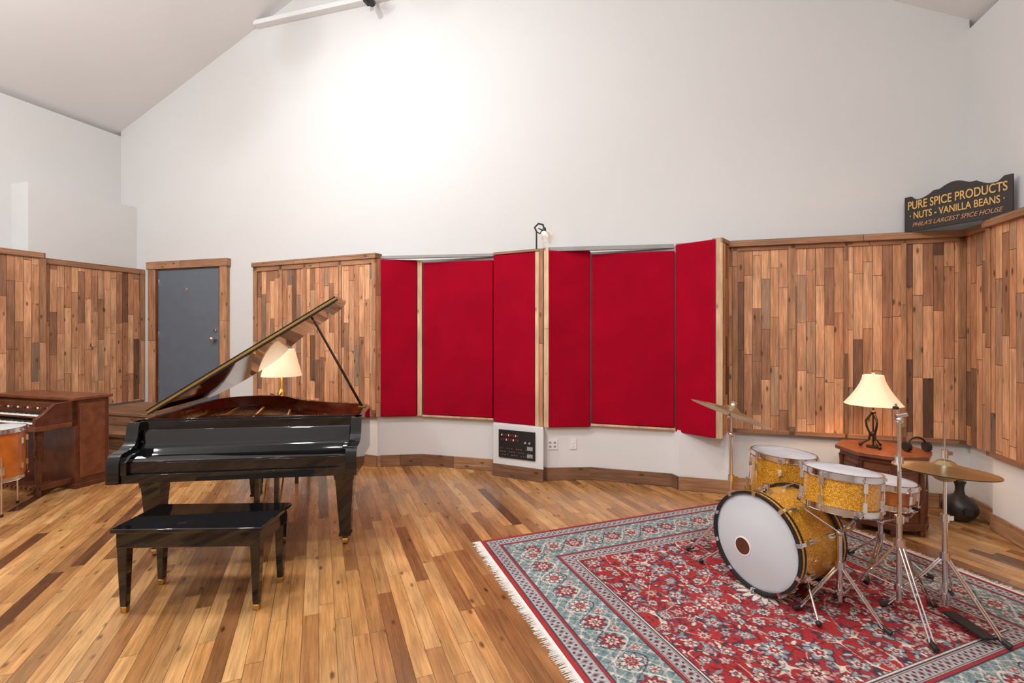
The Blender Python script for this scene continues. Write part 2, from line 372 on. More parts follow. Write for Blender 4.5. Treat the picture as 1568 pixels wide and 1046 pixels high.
b.obj('audio_wall_panel')
# outlet + switch plates
for nm,tt in (('wall_outlet',.12),('wall_switch',.60)):
    a_=Vector(low[6]); c_=Vector(low[7]); p=a_.lerp(c_,tt); d=(c_-a_).normalized(); nn=Vector((d.y,-d.x))
    MM=Matrix(((d.x,0,nn.x,p.x),(d.y,0,nn.y,p.y),(0,1,0,0),(0,0,0,1)))
    b=Bld(); w=.055 if nm=='wall_outlet' else .036
    b.prism([(-w,.33),(w,.33),(w,.44),(-w,.44)],.001,.008,M_white2,MM)
    for x in ((-.025,.025) if nm=='wall_outlet' else (0,)): 
        for z in (.362,.405): b.prism([(x-.012,z-.01),(x+.012,z-.01),(x+.012,z+.01),(x-.012,z+.01)],.008,.011,M_grey if nm=='wall_outlet' else M_cream,MM)
    b.obj(nm)
# beam high on gable + hanging spotlight
b=Bld(); b.box(2.55,7.8,-.10,-.002,5.69,5.75,M_ceil,MR); b.obj('trim_8',bevel=.004)
b=Bld(); b.box(4.33,4.45,-.22,-.10,5.70,5.74,M_blackm,MR); b.cyl(R3(4.39,.18,5.71),R3(4.43,.20,5.56),.014,M_blackm); b.cyl(R3(4.40,.14,5.60),R3(4.46,.26,5.50),.035,M_blackm); b.box(4.30,4.34,-.20,-.1,5.6,5.74,M_blackm,MR); b.obj('clamp_bracket')
# ---------------------------------------------------------------- ledge lamp
b=Bld(); x,y,z=.27,5.36,2.46
b.cyl((x,y,z),(x,y,z+.012),.04,M_blackm); b.tube([(x,y,z),(x,y,z+.24),(x-.02,y,z+.29),(x+.02,y,z+.33),(x+.07,y,z+.32),(x+.085,y,z+.28)],.009,M_blackm)
b.tube([(x,y,z+.24),(x+.04,y,z+.22),(x+.06,y,z+.26),(x+.02,y,z+.28)],.006,M_blackm)
b.cyl((x+.085,y,z+.285),(x+.085,y,z+.245),.018,M_blackm,r1=.024); b.ball((x+.085,y,z+.225),.022,M_bulb); b.obj('wall_ledge_lamp')
# ---------------------------------------------------------------- sign
sg0=Vector((3.575,4.43)); sg1=Vector((3.85,3.74)); L=(sg1-sg0).length; ds=(sg1-sg0)/L; ns=Vector((ds.y,-ds.x))
root=empty('wooden_shop_sign',(sg0.x,sg0.y,2.502)); 
MS=Matrix(((ds.x,0,ns.x,0),(ds.y,0,ns.y,0),(0,1,0,0),(0,0,0,1)))
prof=[(0,0),(L,0)]
def top(u):
    v=min(u,1-u)
    if v<.07: return .295
    if v<.14: return .295-.035*math.sin((v-.07)/.07*math.pi/2)
    if v<.30: return .26+.045*((v-.14)/.16)**2
    if v<.36: return .305
    return .305+.035*math.sin((v-.36)/.14*math.pi/2)
for i in range(90,-1,-1): prof.append((L*i/90,top(i/90)))
b=Bld(); b.prism(prof,-.02,0,M_dark,MS); 
b.obj('board',parent=root,bevel=.002)
M_sgold=plain('sign_gold_paint',S(206,160,84),0.5,metal=0.0,var=0.2,scale=20)
M_sred=plain('sign_tan_paint',S(190,136,90),0.5)
def text(body,zc,h,wid,mat,name,shear=0.0,off=.012):
    cu=bpy.data.curves.new(name,'FONT'); cu.body=body; cu.align_x='CENTER'; cu.align_y='CENTER'; cu.extrude=.008; cu.offset=off; cu.shear=shear; cu.size=1
    cu.materials.append(mat); o=bpy.data.objects.new(name,cu); bpy.context.collection.objects.link(o); o.parent=root
    bpy.context.view_layer.update(); dx,dy=o.dimensions.x,o.dimensions.y
    Sx=wid/dx; Sy=h/dy
    o.matrix_local=MS@Matrix.Translation((L/2,zc,.003))@Matrix.Diagonal((Sx,Sy,.2,1))
text('PURE SPICE PRODUCTS',.213,.070,L*.92,M_sgold,'lettering_1')
text('· NUTS - VANILLA BEANS ·',.126,.058,L*.88,M_sgold,'lettering_2')
text("PHILA'S LARGEST SPICE HOUSE",.050,.036,L*.84,M_sred,'lettering_3',.35,.0)
root.scale=(1,1,1.07)
# ---------------------------------------------------------------- rug
rc0=Vector((-.243,3.70)); ds2=Vector((.934,.358)).normalized(); ds1=Vector((.358,-.934)).normalized()
RWd,RHt=2.84,2.60
res=.0042; qx=int(RWd/2/res); qy=int(RHt/2/res)
X=(np.arange(qx)+.5)*(RWd/2/qx); Y=(np.arange(qy)+.5)*(RHt/2/qy)   # distance from edge corner
GX,GY=np.meshgrid(X,Y)   # rows = Y
def C(r,g,b_): return np.array([lin(r),lin(g),lin(b_)])
red=C(164,54,54); dred=C(122,42,48); navy=C(70,62,74); cream=C(210,198,184); pink=C(190,130,122); teal=C(120,140,140); gblue=C(138,144,148); lgrey=C(176,172,168); dteal=C(90,116,120)
img=np.zeros((qy,qx,3)); img[:]=red
rng=np.random.RandomState(5)
e=np.minimum(GX,GY); al=np.where(GX<GY,RHt/2-GY,RWd/2-GX)
# field vines
def vines(scale,w,col,ph):
    f=np.sin(GX*scale+2.2*np.sin(GY*scale*.62+ph)+ph)+np.sin(GY*scale*.93+2.4*np.sin(GX*scale*.7+ph*2))
    img[np.abs(f)<w]=col
vines(24,.10,navy,.4); vines(17,.055,cream,1.7); vines(40,.10,dred,3.1)
def win(cx,cy,R_):
    i0=max(0,int((cy-R_)/(RHt/2)*qy)); i1=min(qy,int((cy+R_)/(RHt/2)*qy)+2); j0=max(0,int((cx-R_)/(RWd/2)*qx)); j1=min(qx,int((cx+R_)/(RWd/2)*qx)+2)
    return slice(i0,i1),slice(j0,j1)
def leaf(cx,cy,a,bb,ang,col):
    w=win(cx,cy,a*1.1); dx=GX[w]-cx; dy=GY[w]-cy
    if dx.size==0: return
    u=dx*math.cos(ang)+dy*math.sin(ang); v_=-dx*math.sin(ang)+dy*math.cos(ang)
    rr=(u/a)**2+(v_/(bb*(1.05-.7*u/a*.8)))**2
    s_=img[w]; s_[rr<1.0]=navy; s_[rr<.68]=col
def flower(cx,cy,R_,n,cols,rot,dom=None):
    w=win(cx,cy,R_*1.35); dx=GX[w]-cx; dy=GY[w]-cy
    if dx.size==0: return
    r=np.hypot(dx,dy); th=np.arctan2(dy,dx)+rot
    rad=R_*(.82+.18*np.cos(n*th))
    s_=img[w]
    s_[r<rad*1.12]=navy; s_[r<rad]=cols[0]; s_[(r<rad)&(np.cos(n*th)<-.85)&(r>rad*.4)]=navy
    s_[r<rad*.62]=cols[1]; s_[r<rad*.42]=navy; s_[r<rad*.36]=cols[2]; s_[r<rad*.14]=cream
for _ in range(440):
    leaf(rng.uniform(.5,RWd/2),rng.uniform(.5,RHt/2),rng.uniform(.012,.034),rng.uniform(.005,.011),rng.uniform(0,6.28),[cream,pink,teal,lgrey,dred,navy,gblue][rng.randint(7)])
pl=[]
tries=0
while len(pl)<46 and tries<6000:
    tries+=1; p=(rng.uniform(.58,RWd/2),rng.uniform(.58,RHt/2)); R_=rng.choice([.028,.036,.05,.07])
    if all(math.hypot(p[0]-q_[0],p[1]-q_[1])>(R_+q_[2])*1.3 for q_ in pl): pl.append((p[0],p[1],R_))
for (x,y,R_) in pl:
    flower(x,y,R_,[5,6,8,10][rng.randint(4)],[[cream,pink,red],[pink,cream,dred],[lgrey,red,cream],[gblue,cream,red],[cream,gblue,dred]][rng.randint(5)],rng.uniform(0,6))
flower(RWd/2,RHt/2,.17,16,[cream,pink,navy],0); flower(RWd/2,RHt/2,.09,8,[teal,cream,red],0)
# border bands
def band(a,c,col): img[(e>=a)&(e<c)]=col
band(0,.030,red); band(.03,.036,navy); band(.036,.112,lgrey)
mB=(e>=.036)&(e<.112); le=e-.074; la=((al)%.05)-.025
img[mB&((np.abs(la)/.019+np.abs(le)/.030)<1)]=gblue
img[mB&((np.abs(la)/.009+np.abs(le)/.015)<1)]=dred
img[mB&(np.abs(np.abs(le)-.033)<.003)]=gblue
la2=((al+.025)%.05)-.025; img[mB&(np.hypot(la2,np.abs(le)-.019)<.008)]=navy
band(.112,.119,navy); band(.119,.132,red); band(.132,.138,navy)
band(.138,.43,teal)
mT=(e>=.138)&(e<.43); ec=.284+.085*np.sin(2*np.pi*al/.34)
img[mT&(np.abs(np.sin(al*75)+np.sin(e*90+al*20))<.26)]=dteal
img[mT&(np.abs(np.sin(al*60+2)+np.cos(e*75-al*30))<.22)]=lgrey
img[mT&(np.abs(np.sin(al*88+1)+np.cos(e*60+al*44))<.12)]=cream
img[mT&(np.abs(e-ec)<.0065)]=cream
ec2=.284-.085*np.sin(2*np.pi*al/.34); img[mT&(np.abs(e-ec2)<.0045)]=navy
def bflower(per,off,e0,R_,n,cols):
    la=((al+off)%per)-per/2; le=e-e0; r=np.hypot(la,le); th=np.arctan2(le,la); rad=R_*(.82+.18*np.cos(n*th)); 
    img[mT&(r<rad*1.16)]=navy; img[mT&(r<rad)]=cols[0]; img[mT&(r<rad)&(np.cos(n*th)<-.75)&(r>rad*.45)]=navy; img[mT&(r<rad*.62)]=cols[1]; img[mT&(r<rad*.3)]=cols[2]
bflower(.17,0,.215,.026,6,[cream,gblue,red]); bflower(.17,.085,.355,.026,6,[cream,pink,red])
bflower(.34,.085,.284,.060,8,[red,cream,dred]); bflower(.34,.255,.284,.060,8,[cream,red,teal]); bflower(.17,.0,.284,.022,5,[pink,navy,cream])
band(.43,.436,navy); band(.436,.449,red); band(.449,.455,navy); band(.455,.53,lgrey)
mB=(e>=.455)&(e<.53); le=e-.492; 
img[mB&((np.abs(la)/.019+np.abs(le)/.028)<1)]=gblue; img[mB&((np.abs(la)/.011+np.abs(le)/.016)<1)]=dred
img[mB&(np.abs(np.abs(le)-.031)<.003)]=dred; img[mB&(np.hypot(la2,np.abs(le)-.018)<.008)]=navy
band(.53,.537,navy); band(.537,.546,cream); band(.546,.553,navy)
img*= (1+.10*(rng.rand(qy,qx,1)-.5))
full=np.concatenate([img,img[:,::-1]],1); full=np.concatenate([full,full[::-1]],0)
ny,nx=full.shape[:2]
xs=np.linspace(0,RWd,nx); ys=np.linspace(0,RHt,ny); gx,gy=np.meshgrid(xs,ys)
zz=.008+np.zeros_like(gx)
zz[0,:]=zz[-1,:]=.001; zz[:,0]=zz[:,-1]=.001
co=np.stack([rc0.x+gx*ds2.x+gy*ds1.x, rc0.y+gx*ds2.y+gy*ds1.y, zz],-1).reshape(-1,3)
idx=np.arange(nx*ny).reshape(ny,nx)
fa=np.stack([idx[:-1,:-1],idx[1:,:-1],idx[1:,1:],idx[:-1,1:]],-1).reshape(-1,4)
me=bpy.data.meshes.new('persian_rug'); me.vertices.add(nx*ny); me.vertices.foreach_set('co',co.astype(np.float32).ravel())
nf=len(fa); me.loops.add(nf*4); me.loops.foreach_set('vertex_index',fa.astype(np.int32).ravel()); me.polygons.add(nf)
me.polygons.foreach_set('loop_start',(np.arange(nf)*4).astype(np.int32)); me.polygons.foreach_set('loop_total',np.full(nf,4,np.int32))
me.update(calc_edges=True)
ca=me.color_attributes.new('rug_dye','FLOAT_COLOR','POINT'); cd=np.ones((nx*ny,4),np.float32); cd[:,:3]=full.reshape(-1,3); ca.data.foreach_set('color',cd.ravel())
t=NT('rug_pile'); at=t.node('ShaderNodeAttribute'); at.attribute_name='rug_dye'
nz=t.noise(t.obj(),90,2); cc=t.mr(nz,.3,.7,.84,1.14); big=t.mr(t.noise(t.obj(),2.5,2),.3,.7,.9,1.1); cc=t.m('MULTIPLY',cc,big)
t.l.new(t.mix(1.0,at.outputs['Color'],t.comb(cc,cc,cc),'MULTIPLY'),t.b.inputs['Base Color']); t.b.inputs['Roughness'].default_value=.95; t.b.inputs['Specular IOR Level'].default_value=.1
t.bump(t.noise(t.obj(),400,1),.4,.003)
me.materials.append(t.mat)
rug_root=empty('persian_rug',(0,0,0))
rug=bpy.data.objects.new('rug_pile_surface',me); bpy.context.collection.objects.link(rug); rug.parent=rug_root
b=Bld()
MRug=Matrix(((ds2.x,ds1.x,0,rc0.x),(ds2.y,ds1.y,0,rc0.y),(0,0,1,0),(0,0,0,1)))
for side in (0,1):
    sgn=-1 if side==0 else 1; x0=0 if side==0 else RWd
    n=420
    b.box(min(x0,x0+sgn*.018),max(x0,x0+sgn*.018),0,RHt,.001,.006,M_fringe,MRug)
    for i in range(n):
        y=RHt*(i+.5)/n; ln=random.uniform(.045,.075); dy=random.uniform(-.008,.008); w=.0022
        xa=x0+sgn*.012; xb=x0+sgn*ln
        b.add([(xa,y-w,.004),(xa,y+w,.004),(xb,y+w+dy,.002),(xb,y-w+dy,.002),(xa,y,.008),(xb,y+dy,.0045)],[(0,4,5,3),(4,1,2,5),(0,1,4),(3,5,2)],M_fringe,MRug)
b.obj('fringe',parent=rug_root)
# ---------------------------------------------------------------- grand piano
pr=empty('grand_piano',(-2.634,3.18,0),math.atan2(.14,.99)); pr.scale=(1.035,1,1)
ctrl=[(0.0,.24),(0.0,.55),(0.0,.9),(0.0,1.25),(.015,1.42),(.09,1.56),(.24,1.64),(.42,1.65),(.58,1.60),(.70,1.48),(.81,1.33),(.95,1.19),(1.12,1.09),(1.30,1.01),(1.43,.91),(1.49,.77),(1.50,.60),(1.50,.24)]
def smooth(pts,k=5):
    out=[]
    for i in range(len(pts)-1):
        p0=pts[max(0,i-1)];p1=pts[i];p2=pts[i+1];p3=pts[min(len(pts)-1,i+2)]
        for j in range(k):
            u=j/k
            out.append(tuple(.5*((2*p1[q])+(-p0[q]+p2[q])*u+(2*p0[q]-5*p1[q]+4*p2[q]-p3[q])*u*u+(-p0[q]+3*p1[q]-3*p2[q]+p3[q])*u**3) for q in (0,1)))
    out.append(pts[-1]); return out
ol=smooth(ctrl)
def offset(pts,d):
    out=[]
    for i in range(len(pts)):
        a_=Vector(pts[max(0,i-1)]);c_=Vector(pts[min(len(pts)-1,i+1)]); t_=(c_-a_).normalized(); n_=Vector((t_.y,-t_.x)); p=Vector(pts[i])+n_*d; out.append((p.x,p.y))
    return out
inn=offset(ol,.045); lip=offset(ol,.09)
zb,zt=.64,.965
b=Bld(); n=len(ol)
def strip(A_,za,B_,zb_,mat):
    v=[(p[0],p[1],za) for p in A_]+[(p[0],p[1],zb_) for p in B_]
    b.add(v,[(i,i+1,n+i+1,n+i) for i in range(n-1)],mat)
strip(ol,zb,ol,zt,M_black); strip(ol,zt,inn,zt,M_black); strip(inn,zt,inn,.80,M_mahog)
strip(inn,.875,lip,.875,M_mahog); strip(lip,.875,lip,.80,M_mahog); strip(ol,zb,inn,zb,M_black)
b.prism(inn,.815,.83,M_plate); b.prism(inn,.645,.66,M_mwood)
# plate struts, strings, dampers
for x0,y0,x1,y1 in ((.30,.45,.20,1.50),(.62,.45,.42,1.50),(.92,.45,.72,1.28),(1.20,.45,1.08,1.02)):
    b.cyl((x0,y0,.86),(x1,y1,.86),.016,M_plate,seg=8)
b.box(.06,1.44,.36,.47,.83,.87,M_plate)
for i in range(60):
    x=.08+i*.0225
    b.box(x-.003,x+.003,.37,.46,.87,.885,M_steel)
def ytop(x):
    best=.5
    for k in range(15,len(lip)-1):
        if (lip[k][0]-x)*(lip[k+1][0]-x)<=0: best=lip[k][1]
    return best
for i in range(46):
    x=.10+i*.029; yt=min(1.5,max(.62,ytop(max(.02,x-.08))-.04))
    b.cyl((x,.46,.862),(x-.06,yt,.862),.0016,M_steel,seg=5)
b.box(.08,1.30,.50,.53,.865,.895,M_blackm)
for i in range(50): b.box(.09+i*.024,.102+i*.024,.50,.56,.87,.90,M_dwood)
b.tube([(.12,.95,.87),(.5,.98,.87),(.8,.92,.87),(1.15,.84,.87)],.012,M_mwood,seg=8)
# case front: keybed, fallboard, arms, stretcher
b.box(0.0,1.50,.0,.42,.60,.655,M_black)
b.prism([(.03,.655),(.03,.735),(.055,.75),(.14,.765),(.20,.785),(.225,.82),(.23,.885),(.245,.905),(.27,.905),(.27,.655)],.075,1.425,M_black,Matrix(((0,0,1,0),(1,0,0,0),(0,1,0,0),(0,0,0,1))))
b.box(.05,1.45,.255,.30,.655,.962,M_black)
b.box(.075,1.425,.02,.032,.663,.728,M_black)
armp=[(-.015,.60),(-.015,.735)]+[( -.015+.06*(1-math.cos(a_)), .735+.06*math.sin(a_)) for a_ in (0.4,.8,1.2,1.57)]+[(.11,.80),(.16,.825),(.185,.87),(.195,.93),(.21,.965),(.32,.965),(.32,.60)]
MA=Matrix(((0,0,1,0),(1,0,0,0),(0,1,0,0),(0,0,0,1)))
b.prism(armp,-.012,.062,M_black,MA); b.prism(armp,1.438,1.512,M_black,MA)
b.prism([(-.005,.655),(-.005,.74),(.05,.77),(.2,.79),(.2,.655)],.062,.1,M_black,MA); b.prism([(-.005,.655),(-.005,.74),(.05,.77),(.2,.79),(.2,.655)],1.40,1.438,M_black,MA)
b.box(.03,1.47,.300,.304,.955,.972,M_black)
# legs
for (x,y,zt_) in ((.115,.30,.60),(1.385,.30,.60),(.42,1.32,.645)):
    b.frustum(x,y,.50,zt_,.135,.155,M_black); b.frustum(x,y,.085,.50,.072,.125,M_black); b.frustum(x,y,.07,.09,.085,.085,M_black)
    b.cyl((x,y,.035),(x,y,.075),.016,M_gold); b.cyl((x-.018,y,.03),(x+.018,y,.03),.030,M_gold,seg=20)
# lyre
b.box(.66,.90,.46,.52,.57,.64,M_black); b.frustum(.71,.49,.14,.58,.035,.03,M_black); b.frustum(.85,.49,.14,.58,.035,.03,M_black)
b.box(.65,.91,.43,.55,.10,.16,M_black)
for x in (.71,.78,.85):
    b.box(x-.014,x+.014,.31,.44,.112,.122,M_gold); b.cyl((x,.49,.16),(x,.49,.60),.004,M_gold,seg=8)
b.cyl((.72,.55,.14),(.72,.80,.645),.008,M_gold,seg=8); b.cyl((.84,.55,.14),(.84,.80,.645),.008,M_gold,seg=8)
# prop stick
hz=.985; ang=math.radians(33.5)
sP=1.29
b.cyl((1.44,.72,.96),(sP*math.cos(ang),.66,hz+sP*math.sin(ang)-.006),.011,M_black,r1=.009,seg=10)
b.box(1.41,1.46,.68,.76,.962,.975,M_gold)
b.obj('case',parent=pr,bevel=.003)
# lid
lid=Bld()
ml=[p for p in offset(ol,-.015) if p[1]>.47]; ml=[(ml[0][0],.45)]+ml+[(ml[-1][0],.45)]
ml=[(p[0]*1.03,p[1]) for p in ml]
lid.prism(ml,0,.020,M_black)
lid.prism([(p[0]*.97+.02,p[1]*.97+.02) for p in ml],-.0015,0,M_lidu)
lid.prism([(-.012,.452),(-.012,.73),(1.557,.73),(1.557,.452)],.023,.042,M_black)
lid.box(-.012,1.557,.446,.451,.013,.029,M_gold)
lo=lid.obj('lid',parent=pr,bevel=.003); lo.location=(0,0,hz); lo.rotation_euler=(0,-ang,0)
# bench
bm_=empty('piano_bench',(-1.845,2.945,0),math.radians(2))
b=Bld(); hw,hd=.40,.185
b.box(-hw-.02,hw+.02,-hd-.02,hd+.02,.465,.49,M_black); b.box(-hw,hw,-hd,hd,.375,.465,M_black)
for sx in (-1,1):
    for sy in (-1,1):
        b.frustum(sx*(hw-.03),sy*(hd-.03),.035,.40,.036,.058,M_black); b.frustum(sx*(hw-.03),sy*(hd-.03),0,.035,.032,.037,M_gold)
b.obj('bench_body',parent=bm_,bevel=.005)
# ---------------------------------------------------------------- organ
oroot=empty('electric_organ',(-4.535,4.627,0),math.atan2(-.284,.9588))
b=Bld(); W=1.2
b.box(-W,0,.33,.65,.04,.90,M_dwood); b.box(-W-.02,.02,.30,.68,.90,.93,M_mwood)
b.box(.0,.008,.37,.61,.10,.86,M_mwood); b.box(-W-.02,.02,.32,.67,0,.05,M_dwood)
b.box(-W,0,.0,.34,.64,.69,M_mwood)
for x in (-W,-.045): 
    b.prism([(.0,.69),(.0,.76),(.06,.80),(.16,.89),(.34,.90),(.34,.69)],x,x+.045,M_dwood,MA)
b.box(-W+.045,-.045,.24,.34,.69,.88,M_dwood)
for row,(y0,y1,z) in enumerate(((.02,.12,.715),(.12,.22,.77))):
    b.box(-W+.05,-.05,y0+.005,y1,z-.03,z-.012,M_dwood); k=44; w=(W-.16)/k
    for i in range(k):
        x=-W+.08+i*w; b.box(x+.0008,x+w-.0008,y0,y1,z-.012,z,M_cream)
        if i%7 in (0,1,3,4,5): b.box(x+w-.005,x+w+.005,y0+.035,y1,z,z+.01,M_blackm)
for i in range(16): b.box(-W+.2+i*.05,-W+.22+i*.05,.232,.242,.81,.83,[M_cream,M_mwood,M_blackm][i%3])
for x in (-.06,-W+.06):
    b.lathe([(0,0),(.018,0),(.022,.05),(.014,.08),(.026,.16),(.03,.25),(.02,.34),(.016,.37),(.03,.40),(.034,.46),(.022,.53),(.035,.57),(.035,.645)],M_dwood,Matrix.Translation((x,.06,0)),20)
    b.box(x-.025,x+.025,.06,.36,.06,.11,M_dwood)
for i in range(12): b.box(-W+.2+i*.07,-W+.23+i*.07,.10,.36,.03,.06,M_mwood)
b.box(-.06,.0,.3,.36,.64,.9,M_dwood)
b.obj('organ_body',parent=oroot,bevel=.004)
# ---------------------------------------------------------------- drums
RZ=(0,0,.0095)
def drum(b,M,r,h,shell,head=M_head,lugs=8,hoop=M_chrome,hw=.012,bottom=True,ph=0.2):
    b.lathe([(r,.008),(r,h-.008)],shell,M,48)
    b.lathe([(0,h+.001),(r*.97,h+.001),(r+.005,h-.004),(r+.005,h-.012)],head,M,48)
    b.lathe([(0,-.001),(r*.97,-.001),(r+.005,.004)],head,M,48)
    for z0,z1 in ((h-.028,h+.010),(-.010,.028)):
        b.lathe([(r+.003,z0),(r+.003+hw,z0),(r+.003+hw*.6,z0+.004),(r+.003+hw*.6,z1-.004),(r+.003+hw,z1),(r+.003,z1),(r+.003,z0)],hoop,M,48)
    for i in range(lugs):
        a_=2*math.pi*i/lugs+ph; Q=M@Matrix.Rotation(a_,4,'Z')
        zc=[h/2] if h<.2 else [h*.25,h*.75]
        for z in zc: b.box(r,r+.018,-.011,.011,z-.025,z+.025,M_chrome,Q)
        b.cyl((r+.014,0,-.005),(r+.014,0,h+.005),.0035,M_chrome,seg=6,M=Q)
        b.box(r+.006,r+.024,-.008,.008,h-.02,h-.004,M_chrome,Q); b.box(r+.006,r+.024,-.008,.008,.004,.02,M_chrome,Q)
def tripod(b,x,y,ztop,spread,zc=.30,ph=0.0,r=.013,zbase=.10):
    b.cyl((x,y,zbase*.6),(x,y,min(ztop,.55)),r,M_chrome); 
    if ztop>.55: b.cyl((x,y,.5),(x,y,ztop),r*.7,M_chrome); b.cyl((x,y,.53),(x,y,.57),r*1.6,M_chrome)
    b.cyl((x,y,zc-.02),(x,y,zc+.02),r*1.9,M_chrome); b.cyl((x,y,zbase),(x,y,zbase+.03),r*1.8,M_chrome)
    b.box(x+r,x+r+.035,y-.004,y+.004,.535,.56,M_chrome)
    for i in range(3):
        a_=ph+i*2*math.pi/3; c_,s_=math.cos(a_),math.sin(a_); px,py=-s_*.009,c_*.009
        for q in (-1,1):
            b.cyl((x+q*px,y+q*py,zc),(x+c_*spread+q*px,y+s_*spread+q*py,.028),.0055,M_chrome,seg=8)
        f=.55; b.cyl((x,y,zbase+.01),(x+c_*spread*f,y+s_*spread*f,zc*(1-f)+.02),.006,M_chrome,seg=8)
        b.cyl((x+c_*(spread-.02),y+s_*(spread-.02),.034),(x+c_*(spread+.035),y+s_*(spread+.035),.016),.013,M_blackm,r1=.015,seg=10)
# bass drum
a65=math.radians(64); dax=Vector((math.sin(a65),math.cos(a65),0)); fc=Vector((1.49,2.98,.305)); bc=fc+dax*.40
MBd=Matrix.Translation(bc)@(-dax).to_track_quat('Z','Y').to_matrix().to_4x4()
b=Bld(); r=.28; h=.40
b.lathe([(r,.01),(r,h-.01)],M_spark,MBd,64)
b.lathe([(0,h+.004),(r*.96,h+.002),(r+.006,h-.006),(r+.006,h-.02)],M_head,MBd,64); b.lathe([(0,-.002),(r+.004,-.002)],M_head,MBd,64)
for z0,z1 in ((h-.035,h+.018),(-.018,.035)):
    b.lathe([(r+.006,z0),(r+.02,z0),(r+.02,z1),(r+.006,z1),(r+.006,z0)],M_blackm,MBd,64)
    b.lathe([(r+.0205,(z0+z1)/2-.008),(r+.022,(z0+z1)/2),(r+.0205,(z0+z1)/2+.008)],M_spark,MBd,64)
for i in range(10):
    Q=MBd@Matrix.Rotation(2*math.pi*i/10+.3,4,'Z')
    for z in (.11,h-.11): b.box(r,r+.02,-.011,.011,z-.03,z+.03,M_chrome,Q)
    for s0,s1 in ((.02,.12),(h-.12,h-.02)): b.cyl((r+.026,0,s0),(r+.026,0,s1),.004,M_chrome,seg=6,M=Q)
    b.box(r+.004,r+.034,-.012,.012,h+.004,h+.023,M_chrome,Q); b.box(r+.020,r+.034,-.010,.010,h-.03,h+.02,M_chrome,Q)
nrm=-dax; tt=Vector((math.cos(a65),-math.sin(a65),0))
ph_=fc-tt*.085+Vector((0,0,-.06)); b.cyl(ph_+nrm*.002,ph_+nrm*.0065,.058,M_white2,seg=32); b.cyl(ph_+nrm*.004,ph_+nrm*.0075,.050,M_dwood,seg=32)
b.cyl(fc+dax*.10+Vector((0,0,.28)),fc+dax*.10+Vector((0,0,.34)),.02,M_chrome)
for sg in (-1,1):
    p=fc+dax*.10+tt*sg*.25+Vector((0,0,-.12)); q_=fc-dax*.02+tt*sg*.40; q_=Vector((q_.x,q_.y,.022))
    b.cyl(p,q_,.007,M_chrome,seg=8); b.ball(q_,.016,M_blackm); b.box(-.02,.02,-.02,.02,-.03,.03,M_chrome,Matrix.Translation(p))
# pedal
pp=bc+dax*.03; MP=Matrix(((dax.x,tt.x,0,pp.x),(dax.y,tt.y,0,pp.y),(0,0,1,0),(0,0,0,1)))
b.box(0,.30,-.04,.04,.010,.016,M_chrome,MP); b.prism([(.02,-.035),(.28,-.045),(.28,.045),(.02,.035)],.05,.06,M_blackm,MP)
for s_ in (-.05,.05): b.cyl((.03,s_,.012),(.03,s_,.20),.007,M_chrome,M=MP)
b.cyl((.03,-.06,.20),(.03,.06,.20),.008,M_chrome,M=MP); b.cyl((.03,0,.2),(-.0,0,.33),.004,M_chrome,M=MP); b.ball((.01,0,.33),.022,M_white2,MP)
b.obj('bass_drum',loc=RZ)
# floor tom
b=Bld(); Mf=Matrix.Translation((1.965,3.56,.30))@Matrix.Rotation(math.radians(3),4,'Y'); drum(b,Mf,.203,.40,M_spark,lugs=8)
for a_ in (.6,2.7,4.8):
    x,y=1.965+.222*math.cos(a_),3.56+.222*math.sin(a_); b.cyl((x,y,.012),(x,y,.50),.006,M_chrome); b.ball((x,y,.016),.014,M_blackm); b.box(x-.014,x+.014,y-.014,y+.014,.36,.43,M_chrome)
b.obj('floor_tom',loc=RZ)
# rack tom on stand
b=Bld(); Mt=Matrix.Translation((1.86,2.76,.60))@Matrix.Rotation(math.radians(5),4,'Y')@Matrix.Rotation(math.radians(-3),4,'X'); drum(b,Mt,.183,.20,M_spark,lugs=6,ph=.5)
def basket(b,x,y,z,r,ph):
    for i in range(3):
        a_=ph+i*2.094; b.tube([(x,y,z-.12),(x+math.cos(a_)*r*.9,y+math.sin(a_)*r*.9,z-.03),(x+math.cos(a_)*(r+.012),y+math.sin(a_)*(r+.012),z+.03)],.006,M_chrome,seg=8); b.ball((x+math.cos(a_)*(r+.014),y+math.sin(a_)*(r+.014),z+.03),.012,M_blackm)
    b.ball((x,y,z-.12),.02,M_chrome)
basket(b,1.86,2.76,.57,.19,.3); tripod(b,1.86,2.76,.46,.22,zc=.27,ph=-1.1); b.obj('rack_tom',loc=RZ)
# snare
sx_,sy_=2.44,3.22
b=Bld(); Ms=Matrix.Translation((sx_,sy_,.47))@Matrix.Rotation(math.radians(4),4,'Y'); drum(b,Ms,.178,.14,M_owood,lugs=8,ph=.2)
basket(b,sx_,sy_,.45,.185,1.0); tripod(b,sx_,sy_,.34,.24,zc=.24,ph=-.4); b.box(sx_-.17,sx_-.15,3.10,3.14,.48,.56,M_chrome); b.obj('snare_drum',loc=RZ)
